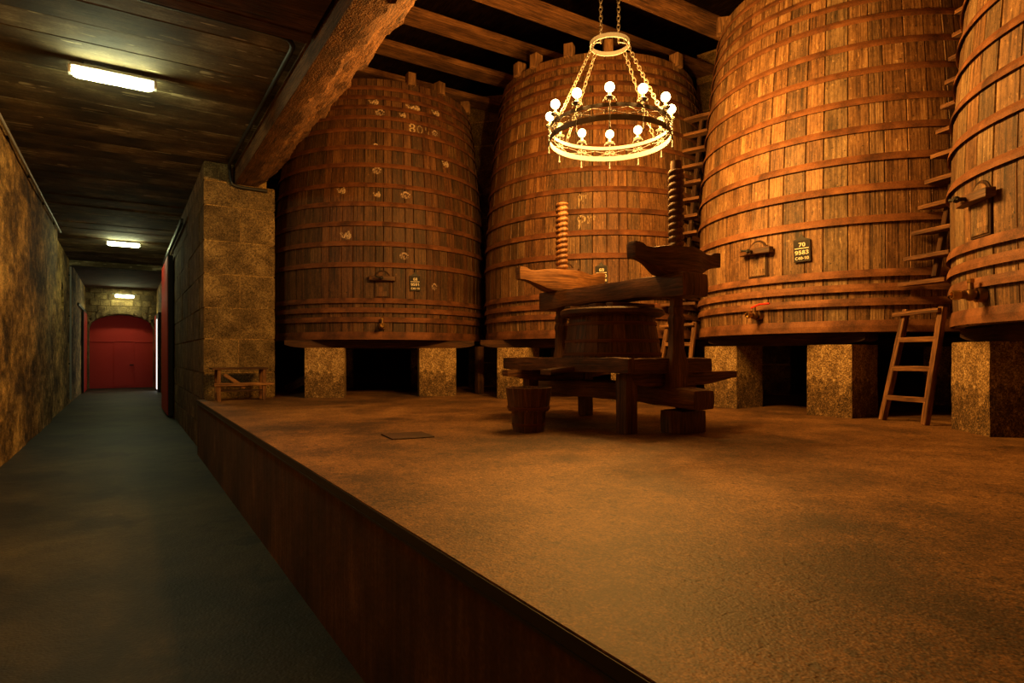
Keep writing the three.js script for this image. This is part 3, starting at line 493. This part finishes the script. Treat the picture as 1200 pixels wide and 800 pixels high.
const pierGeo = w => { const g = new THREE.BoxGeometry(w, 0.76, 0.5, 6, 8, 6); const p = g.attributes.position; for (let i = 0; i < p.count; i++) { const x = p.getX(i), y = p.getY(i), z = p.getZ(i), k = 0.014; p.setXYZ(i, x + k * (n3(x * 9, y * 9 + w, z * 9) - 0.5), y + k * 0.6 * (n3(x * 9, y * 9, z * 9 + 5) - 0.5), z + k * (n3(x * 9 + 9, y * 9, z * 9) - 0.5)); } g.computeVertexNormals(); return g.translate(0, 0.38, 0); };
const sideOf = [['the corridor', 'the wooden post'], ['the wooden post', 'the hidden ladder'], ['the press', 'the ladder'], ['the ladder', 'the front wall']];
VATS.forEach((v, i) => {
  const [fx0, fz0] = v.f, L = Math.hypot(fx0, fz0), fx = fx0 / L, fz = fz0 / L, X = [fz, -fx];    // X: to the right when facing out
  vat(v.x, v.z, fx, fz, v.opt);
  const turn = Math.atan2(fx, fz), P = (lx, lz) => [v.x + X[0] * lx + fx * lz, v.z + X[1] * lx + fz * lz];
  const which = ['the darkest vat', 'the vat behind the press', 'the pale vat with the red lever', 'the pale vat beside the ladder'][i];
  const g = pierGeo(v.pw);
  for (const [sz, fr] of [[v.pz - 0.25, 'front'], [-(v.pz - 0.45), 'rear']]) {
    for (const sx of [-1, 1]) {
      const [px, pz] = P(sx * v.px, sz), m = solo('granite_pier', g, M.granite, `granite block under the ${fr} of ${which}, toward ${sideOf[i][(sx + 1) / 2]}`, 'stone block', 'granite blocks under the vats');
      m.position.set(px, 0, pz); m.rotation.y = turn;
    }
    const cz = Math.min(Math.abs(sz), 1.38) * Math.sign(sz), [bx, bz] = P(i === 1 ? -0.22 : 0, cz), Lb = [2.95, 2.5, 2.0, 2.0][i];
    const sh = new THREE.Shape(); sh.moveTo(-Lb / 2, 0.12); sh.lineTo(Lb / 2, 0.12); sh.lineTo(Lb / 2, 0.05); sh.quadraticCurveTo(Lb / 2 - 0.12, 0.0, Lb / 2 - 0.42, 0.0); sh.lineTo(-Lb / 2 + 0.42, 0.0); sh.quadraticCurveTo(-Lb / 2 + 0.12, 0.0, -Lb / 2, 0.05); sh.closePath();
    const b = solo('support_timber', uvm(new THREE.ExtrudeGeometry(sh, { depth: 0.26, bevelEnabled: false }).translate(0, 0, -0.13), 0), M.bearer, `dark timber laid across the ${fr} granite blocks under ${which}`, 'timber');
    b.position.set(bx, 0.762, bz); b.rotation.y = turn;
  }
});
{ const p = solo('wooden_post', rough(0.12, 0.8, 0.12, { g: 1 }), M.bearer, 'short wooden post standing between the darkest vat and the next', 'post'); p.position.set(5.03, 0.40, -9.0); }
{ const p = solo('leaning_plank', rough(0.8, 0.14, 0.05, { g: 0 }), M.bearer, 'reddish plank slanting in the dark beside the stone pillar', 'plank'); p.position.set(2.62, 0.24, -10.75); p.rotation.set(0, 0.25, 0.42); }
console.log('vats');

// ───────────────────────── stairs and ladders in the gaps ─────────────────────────
function stair(px, pz, mx, mz, dx, dz, half, label, ladderLabel) {   // px,pz: ladder foot; mx,mz: middle of the gap; dx,dz: outward
  const turn = Math.atan2(-dx, -dz);               // local -Z runs outward, +Z faces the hall
  const s = thing('vat_stair', label, 'stairs', [mx, 0, mz], turn, 'steep stairs between the vats');
  const N = 13, D = 0.17;
  const free = (y, d) => half - Math.sqrt(Math.max(0, Math.pow(radius(y - VAT_Y) + 0.045, 2) - d * d));
  for (let i = 1; i < N; i++) {
    const y = 1.10 + i * 0.252, f = 1.05 - i * 0.06, wf = Math.min(0.25, free(y, f)), wb = free(y, f - D);
    const t = part('tread', rough(1, 0.042, D, { seg: 0.09, r: 0.006, amp: 0.003, g: 0, fn: (x, yy, z) => [x * 2 * mix(wb, wf, z / D + 0.5), yy, z] }), M.tread, s);
    t.position.set(0, y, f - D / 2); t.rotation.x = rr(-0.03, 0.03);
  }
  const len = Math.hypot(N * 0.252, N * 0.06), ang = Math.atan2(0.06, 0.252);
  const b = part('stringer', cbox(0.05, len - 0.5, 0.06, 0.006), M.lidDark, s); b.rotation.x = -ang; b.position.set(0.0, 2.80, 0.47);
  const l = thing('ladder', ladderLabel, 'ladder', [px, 0, pz], turn, 'short ladders at the foot of the stairs');
  const H = 1.10, lean = 0.15;
  const feet = [[-0.29, 0.18], [-0.15, 0.235]], xs = (k, y) => mix(feet[0][k], feet[1][k], y / H);
  for (const k of [0, 1]) {
    const A = new THREE.Vector3(feet[0][k], 0, 0), B = new THREE.Vector3(feet[1][k], H, -lean), d = B.clone().sub(A), L = d.length();
    const b = part('rail', rough(0.056, L, 0.065, { seg: 0.09, r: 0.01, amp: 0.004, g: 1 }), M.ladder, l);
    b.position.copy(A).add(B).multiplyScalar(0.5); b.quaternion.setFromUnitVectors(new THREE.Vector3(0, 1, 0), d.normalize());
  }
  [0.23, 0.52, 0.80].forEach(y => { const w = xs(1, y) - xs(0, y), b = part('rung', rough(w, 0.05, 0.03, { seg: 0.06, r: 0.008, amp: 0.004, g: 0 }), M.ladder, l); b.position.set((xs(0, y) + xs(1, y)) / 2, y, -lean * y / H + 0.02); });
  { const b = part('top_rung', rough(0.50, 0.045, 0.05, { seg: 0.07, r: 0.008, amp: 0.004, g: 0 }), M.ladder, l); b.position.set(0.0, 1.06, -lean * 1.07 / H + 0.05); b.rotation.z = 0.03; }
}
stair(6.335, -2.95, 7.375, -2.592, 0.953, 0.302, 1.906, 'steep open stair rising between the two pale vats', 'short wooden ladder leaning at the foot of the stair between the two pale vats');
stair(6.30, -5.878, 7.35, -6.225, 0.949, -0.314, 1.912, 'steep open stair rising between vats numbered 69 and 70', 'short wooden ladder half hidden behind the wine press');

// ───────────────────────── wine press ─────────────────────────
{
  const CX = 3.93, CZ = -4.45, p = thing('wine_press', 'old twin-screw wooden wine press on the hall floor under the chandelier', 'wine press', [CX, 0, CZ]);
  const W = M.press, ZN = 0.81, ZF = -0.79;        // near and far screw
  const put = (name, geo, m, x, y, z, rx = 0, ry = 0, rz = 0, par = p) => { const o = part(name, geo, m, par); o.position.set(x, y, z); o.rotation.set(rx, ry, rz); return o; };
  // screws
  const screwGeo = (h, r0, r1, pitch) => {
    const NT = 28, NY = Math.round(h / pitch * 9), pos = [], idx = [];
    for (let j = 0; j <= NY; j++) for (let i = 0; i <= NT; i++) { const a = i / NT * Math.PI * 2, y = j / NY * h; let f = y / pitch - i / NT; f -= Math.floor(f); const k = Math.pow(Math.sin(Math.PI * f), 0.8), r = mix(r0, r1, k); pos.push(r * Math.cos(a), y, -r * Math.sin(a)); }
    for (let j = 0; j < NY; j++) for (let i = 0; i < NT; i++) { const b = j * (NT + 1) + i; idx.push(b, b + 1, b + NT + 1, b + 1, b + NT + 2, b + NT + 1); }
    const c = pos.length / 3; pos.push(0, h, 0); for (let i = 0; i < NT; i++) idx.push(NY * (NT + 1) + i, NY * (NT + 1) + i + 1, c);
    const g = new THREE.BufferGeometry(); g.setAttribute('position', new THREE.Float32BufferAttribute(pos, 3)); g.setIndex(idx); g.computeVertexNormals(); return uvm(g, 1);
  };
  put('screw', screwGeo(0.86, 0.047, 0.067, 0.056), M.screw, 0, 1.40, ZF);
  put('screw', screwGeo(0.80, 0.049, 0.068, 0.056), M.screwShaded, 0, 1.40, ZN);
  put('screw_tip', cyl(0.046, 0.05, 0.10, 20), M.screwShaded, 0, 2.23, ZN);
  // winged nuts, arms along x
  const nutFn = (x, y, z) => {
    const s = Math.abs(x), k = sstep(0.12, 0.50, s), e = sstep(0.40, 0.46, s) * 0.02;
    const top = 0.115 - k * 0.045 + sstep(0.3, 0.52, s) * 0.03 + e, bot = -0.12 + k * 0.105;
    const zz = mix(0.125, 0.05, sstep(0.08, 0.40, s));
    return [x, mix(bot, top, y / 0.24 + 0.5), z / 0.125 * zz];
  };
  const nut = () => rough(1.08, 0.24, 0.25, { seg: 0.045, r: 0.02, amp: 0.007, g: 0, fn: nutFn });
  put('winged_nut', nut(), M.screw, 0.0, 1.435, ZF, 0, -0.06, 0);
  put('winged_nut', nut(), W[0], 0.0, 1.435, ZN, 0, 0.05, 0.0);
  // press beam along z, swelling at both ends
  put('press_beam', rough(0.30, 0.20, 2.04, { seg: 0.05, r: 0.03, amp: 0.010, g: 2, fn: (x, y, z) => { const k = sstep(0.45, 0.9, Math.abs(z)); return [x * (0.86 + 0.2 * k), y * (0.88 + 0.14 * k) + 0.012 * (1 - k), z]; } }), W[2], 0, 1.225, 0.01);
  // packing blocks, lid and vat
  for (const [z, x, w] of [[-0.33, 0, 0.56], [-0.14, 0.01, 0.50], [0.06, 0, 0.58], [0.26, 0, 0.52]]) put('packing_block', rough(w, 0.045, 0.10, { seg: 0.08, g: 0, r: 0.008 }), W[0], x, 1.105, z);
  put('press_lid', uvm(toCreasedNormals(lathe([[0, 0.05], [0.47, 0.05], [0.49, 0.035], [0.49, 0.0], [0.46, -0.02], [0, -0.02]], 40), 0.5), 0), W[1], 0, 1.03, 0);
  const NB = 22;
  for (let i = 0; i < NB; i++) {                     // basket staves
    const g = new THREE.BoxGeometry(1, 0.42, 0.03, 2, 2, 1), q = g.attributes.position;
    for (let k = 0; k < q.count; k++) { const t = q.getY(k) / 0.42 + 0.5, R = mix(0.455, 0.385, t) + q.getZ(k), a = (q.getX(k) * 0.97) / NB * Math.PI * 2; q.setXYZ(k, R * Math.sin(a), q.getY(k), R * Math.cos(a)); }
    g.computeVertexNormals(); put('basket_stave', uvm(g, 1), W[i % 3], 0, 0.81, 0, 0, i / NB * Math.PI * 2, 0);
  }
  for (const y of [0.66, 0.78, 0.94]) { const R = mix(0.455, 0.385, (y - 0.60) / 0.42) + 0.016; put('basket_hoop', lathe([[R, -0.015], [R + 0.008, -0.015], [R + 0.005, 0.015], [R - 0.003, 0.015]], 48), M.rustDark, 0, y, 0); }
  put('basket_floor', uvm(new THREE.CylinderGeometry(0.44, 0.44, 0.04, 32)), W[1], 0, 0.60, 0);
  // tray: floor of planks and raised sides
  const X0 = -0.51, X1 = 0.43, Z0 = -0.97, Z1 = 0.77;
  for (let i = 0; i < 5; i++) { const w = (X1 - X0) / 5; put('tray_plank', rough(w - 0.006, 0.06, Z1 - Z0 - 0.04, { seg: 0.12, g: 2, r: 0.008 }), W[i % 3], X0 + w * (i + 0.5), 0.535, (Z0 + Z1) / 2); }
  put('tray_side', rough(0.08, 0.125, Z1 - Z0 + 0.16, { seg: 0.06, g: 2, r: 0.012, amp: 0.008 }), W[2], X0 - 0.01, 0.565, (Z0 + Z1) / 2 - 0.03);
  put('tray_side', rough(0.08, 0.125, Z1 - Z0 + 0.05, { seg: 0.06, g: 2, r: 0.012, amp: 0.008 }), W[0], X1, 0.565, (Z0 + Z1) / 2);
  put('tray_side', rough(X1 - X0 + 0.05, 0.13, 0.08, { seg: 0.06, g: 0, r: 0.012, amp: 0.008 }), W[0], (X0 + X1) / 2, 0.56, Z1);
  put('tray_side', rough(X1 - X0 + 0.05, 0.13, 0.08, { seg: 0.06, g: 0, r: 0.012, amp: 0.008 }), W[0], (X0 + X1) / 2, 0.56, Z0);
  // spout above the tub
  put('spout', rough(0.30, 0.05, 0.16, { seg: 0.05, g: 0, r: 0.01, fn: (x, y, z) => [x, y + (x + 0.15) * 0.1, z] }), W[0], X0 - 0.16, 0.50, 0.06);
  // cross timbers along x with tapered ends
  const taper = (L, R) => (x, y, z) => { const l = sstep(-L + 0.45, -L, x), r = sstep(R - 0.5, R, x); const k = Math.max(l, r); return [x, (y - 0.06) * (1 - 0.45 * k) + 0.06, z * (1 - 0.25 * k)]; };
  put('cross_timber', rough(1.36, 0.12, 0.14, { seg: 0.06, g: 0, r: 0.012, fn: taper(0.9, 0.68) }), W[2], 0.24, 0.445, 0.66);
  put('cross_timber', rough(1.34, 0.12, 0.14, { seg: 0.06, g: 0, r: 0.012, fn: taper(0.67, 0.67) }), W[2], -0.06, 0.445, -0.76);
  // legs
  for (const [x, z, w] of [[-0.42, 0.66, 0.13], [0.30, 0.64, 0.13], [-0.42, -0.76, 0.12], [0.28, -0.74, 0.12]]) put('leg', rough(w, 0.50, w, { seg: 0.06, g: 1, r: 0.012, amp: 0.006 }), W[1], x, 0.25, z);
  // lower tie beam, bellied, carrying both posts
  put('tie_beam', rough(0.26, 0.17, 2.22, { seg: 0.05, r: 0.03, amp: 0.012, g: 2, fn: (x, y, z) => { const k = 1 - Math.pow(Math.abs(z) / 1.11, 2); return [x, y + 0.035 * k, z]; } }), W[2], 0.03, 0.285, -0.02);
  put('foot_block', rough(0.30, 0.19, 0.24, { seg: 0.06, r: 0.015, g: 1, amp: 0.008 }), W[1], 0.05, 0.095, 0.84);
  // turned posts below the press beam
  const post = () => uvm(toCreasedNormals(lathe([[0.0, 0.0], [0.098, 0.0], [0.102, 0.22], [0.072, 0.34], [0.066, 0.54], [0.074, 0.565], [0.074, 0.60], [0.058, 0.63], [0.07, 0.66], [0.07, 0.685], [0.056, 0.71], [0.056, 0.80], [0, 0.80]], 8), 0.4), 1);
  put('post', post(), W[2], 0, 0.36, ZN, 0, Math.PI / 8, 0);
  put('post', post(), W[2], 0, 0.36, ZF, 0, Math.PI / 8, 0.02);
}
{ // tub under the spout: two stacked rings of staves
  const t = thing('wooden_tub', 'small dark wooden tub with a wide upper rim under the press spout', 'tub', [2.93, 0, -4.38]);
  const NB = 16;
  const ring = (r0, r1, y0, y1, name) => { for (let i = 0; i < NB; i++) { const h = y1 - y0, g = new THREE.BoxGeometry(1, h, 0.022, 2, 1, 1), q = g.attributes.position; for (let k = 0; k < q.count; k++) { const s = q.getY(k) / h + 0.5, R = mix(r0, r1, s) + q.getZ(k) - 0.011, a = q.getX(k) * 0.97 / NB * Math.PI * 2; q.setXYZ(k, R * Math.sin(a), q.getY(k) + (y0 + y1) / 2, R * Math.cos(a)); } g.computeVertexNormals(); const m = part(name, uvm(g, 1), M.press[i % 3], t); m.rotation.y = (i + 0.3) / NB * Math.PI * 2; } };
  ring(0.135, 0.150, 0, 0.20, 'stave'); ring(0.172, 0.198, 0.175, 0.375, 'upper_stave');
  part('bottom', new THREE.CylinderGeometry(0.13, 0.125, 0.02, 24).translate(0, 0.03, 0), M.lidDark, t);
  part('hoop', lathe([[0.136, 0.05], [0.143, 0.05], [0.145, 0.075], [0.138, 0.075]], 32), M.rustDark, t);
  part('hoop', lathe([[0.175, 0.19], [0.182, 0.19], [0.185, 0.215], [0.178, 0.215]], 32), M.rustDark, t);
}

// ───────────────────────── chandelier ─────────────────────────
{
  const C = thing('chandelier', 'round iron chandelier with candle bulbs hanging on chains above the press', 'chandelier', [3.94, 0, -4.49]);
  const R = 0.575, yL = 2.69, yU = 2.80;
  const band = (y0, y1, name) => part(name, lathe([[R - 0.004, y0], [R + 0.004, y0], [R + 0.004, y1], [R - 0.004, y1], [R - 0.004, y0]], 96), M.chandelier, C);
  band(yL, yL + 0.05, 'lower_band'); band(yU + 0.008, yU + 0.042, 'upper_band');
  const toCam = Math.atan2(-3.94, 4.49);
  const curl = s => { const pts = []; for (let i = 0; i <= 16; i++) { const a = i / 16 * Math.PI * 2.6, r = 0.006 + 0.022 * (1 - i / 16); pts.push(new THREE.Vector3(s * (0.03 - r * Math.cos(a) * 0.9), r * Math.sin(a), 0)); } return new THREE.TubeGeometry(new THREE.CatmullRomCurve3(pts), 24, 0.0035, 5); };
  const scroll = mergeGeometries([curl(1), curl(-1), new THREE.TubeGeometry(new THREE.LineCurve3(new THREE.Vector3(-0.145, 0.028, 0), new THREE.Vector3(0, -0.004, 0)), 2, 0.003, 5), new THREE.TubeGeometry(new THREE.LineCurve3(new THREE.Vector3(0.145, 0.028, 0), new THREE.Vector3(0, -0.004, 0)), 2, 0.003, 5), new THREE.TubeGeometry(new THREE.LineCurve3(new THREE.Vector3(-0.145, -0.03, 0), new THREE.Vector3(0, 0.004, 0)), 2, 0.003, 5), new THREE.TubeGeometry(new THREE.LineCurve3(new THREE.Vector3(0.145, -0.03, 0), new THREE.Vector3(0, 0.004, 0)), 2, 0.003, 5)]);
  for (let i = 0; i < 12; i++) {
    const a = toCam + i * Math.PI / 6, x = R * Math.sin(a), z = R * Math.cos(a), dead = i === 4 || i === 8;
    const s = part('scroll', scroll, M.chandelier, C); s.position.set(x, yL + 0.08, z); s.rotation.y = a;
    const h = new THREE.Group(); h.name = 'candle_lamp'; h.position.set(x * 1.0, 0, z * 1.0); h.rotation.y = a; C.add(h);
    part('pin', mergeGeometries([new THREE.CylinderGeometry(0.005, 0.006, 0.25, 8).translate(0, 2.745, 0.012), new THREE.SphereGeometry(0.011, 8, 6).translate(0, 2.62, 0.012)]), M.chandelier, h);
    part('drip_pan', lathe([[0.0, 2.865], [0.03, 2.868], [0.045, 2.885], [0.043, 2.887], [0.028, 2.873], [0, 2.87]], 20), M.chandelier, h);
    part('leaf_bracket', mergeGeometries([new THREE.TorusGeometry(0.024, 0.004, 5, 12, Math.PI).translate(0.03, 2.855, 0), new THREE.TorusGeometry(0.024, 0.004, 5, 12, Math.PI).translate(-0.03, 2.855, 0)]), M.chandelier, h);
    part('candle_sleeve', cyl(0.013, 0.013, 0.07, 12, 0, 2.905, 0), M.candle, h);
    part('bulb', new THREE.SphereGeometry(0.043, 18, 14).translate(0, 2.975, 0), dead ? M.deadBulb : M.bulb, h);
    if (!dead) { const l = new THREE.PointLight(WARM, BULB_CD, 0, 2); l.position.set(0, 2.975, 0); l.castShadow = true; l.shadow.radius = 1.5; h.add(l); }
  }
  // top ring, chains
  part('top_ring', lathe([[0.178, 3.61], [0.190, 3.61], [0.190, 3.65], [0.178, 3.65], [0.178, 3.61]], 48), M.chandelier, C);
  const link = new THREE.TorusGeometry(0.0135, 0.0034, 6, 12).scale(1, 1.8, 1);
  const chain = (a, b) => {
    const A = new THREE.Vector3(...a), B = new THREE.Vector3(...b), d = B.clone().sub(A), L = d.length(), n = Math.round(L / 0.043), q = new THREE.Quaternion().setFromUnitVectors(new THREE.Vector3(0, 1, 0), d.normalize()), gs = [];
    for (let i = 0; i < n; i++) gs.push(link.clone().applyMatrix4(new THREE.Matrix4().compose(A.clone().addScaledVector(d, (i + 0.5) * L / n), q.clone().multiply(new THREE.Quaternion().setFromAxisAngle(new THREE.Vector3(0, 1, 0), i % 2 * Math.PI / 2 + 0.4)), new THREE.Vector3(1.15, 1.15, 1.15))));
    part('chain', mergeGeometries(gs), M.chain, C);
  };
  for (const da of [50, 130, 230, 310]) { const a = toCam + da * Math.PI / 180; chain([R * Math.sin(a), yU + 0.045, R * Math.cos(a)], [0.184 * Math.sin(a), 3.61, 0.184 * Math.cos(a)]); }
  // two hanging chains up to a joist; joist at z = -3.97 - they hang from an iron plate under it
  for (const s of [-1, 1]) { const rx = Math.cos(YAW) * 0.085 * s, rz = Math.sin(YAW) * 0.085 * s; chain([rx, 3.65, rz], [rx, 5.50, rz]); part('ring_hook', new THREE.TubeGeometry(new THREE.LineCurve3(new THREE.Vector3(rx, 3.655, rz), new THREE.Vector3(rx * 2.14, 3.64, rz * 2.14)), 2, 0.006, 6), M.chandelier, C); }
  part('ceiling_bar', cbox(0.06, 0.05, 0.9, 0.006, 0, 5.525, 0, 2), M.iron, C);
}

// ───────────────────────── small things ─────────────────────────
{
  const b = thing('wooden_stand', 'low open wooden stand with slanted brace before the stone pillar', 'stand', [1.42, 0, -9.62]);
  b.rotation.y = 0.0;
  part('top_board', rough(0.74, 0.03, 0.34, { seg: 0.09, g: 0, r: 0.006 }), M.bearer, b).position.set(-0.02, 0.46, 0);
  for (const [x, z] of [[-0.30, 0.13], [0.30, 0.13], [-0.30, -0.13], [0.30, -0.13]]) part('leg', rough(0.05, 0.45, 0.05, { seg: 0.08, g: 1, r: 0.006 }), M.tread, b).position.set(x, 0.225, z);
  part('stretcher', rough(0.80, 0.045, 0.03, { seg: 0.08, g: 0, r: 0.006 }), M.ladder, b).position.set(0.03, 0.235, 0.165);
  const br = part('brace', rough(0.34, 0.05, 0.03, { seg: 0.06, g: 0, r: 0.008 }), M.ladder, b); br.position.set(-0.10, 0.28, 0.13); br.rotation.z = -0.62;
  part('shelf_board', rough(0.56, 0.02, 0.26, { seg: 0.1, g: 0, r: 0.005 }), M.bearer, b).position.set(0, 0.14, 0);
  const c = solo('drain_cover', cbox(0.34, 0.012, 0.34, 0.004), M.cover, 'small square rusty cover let into the platform floor', 'cover'); c.position.set(1.92, 0.005, -4.62); c.rotation.y = -0.1;
}
shade(scene);
console.log('done');
renderer.render(scene, camera);
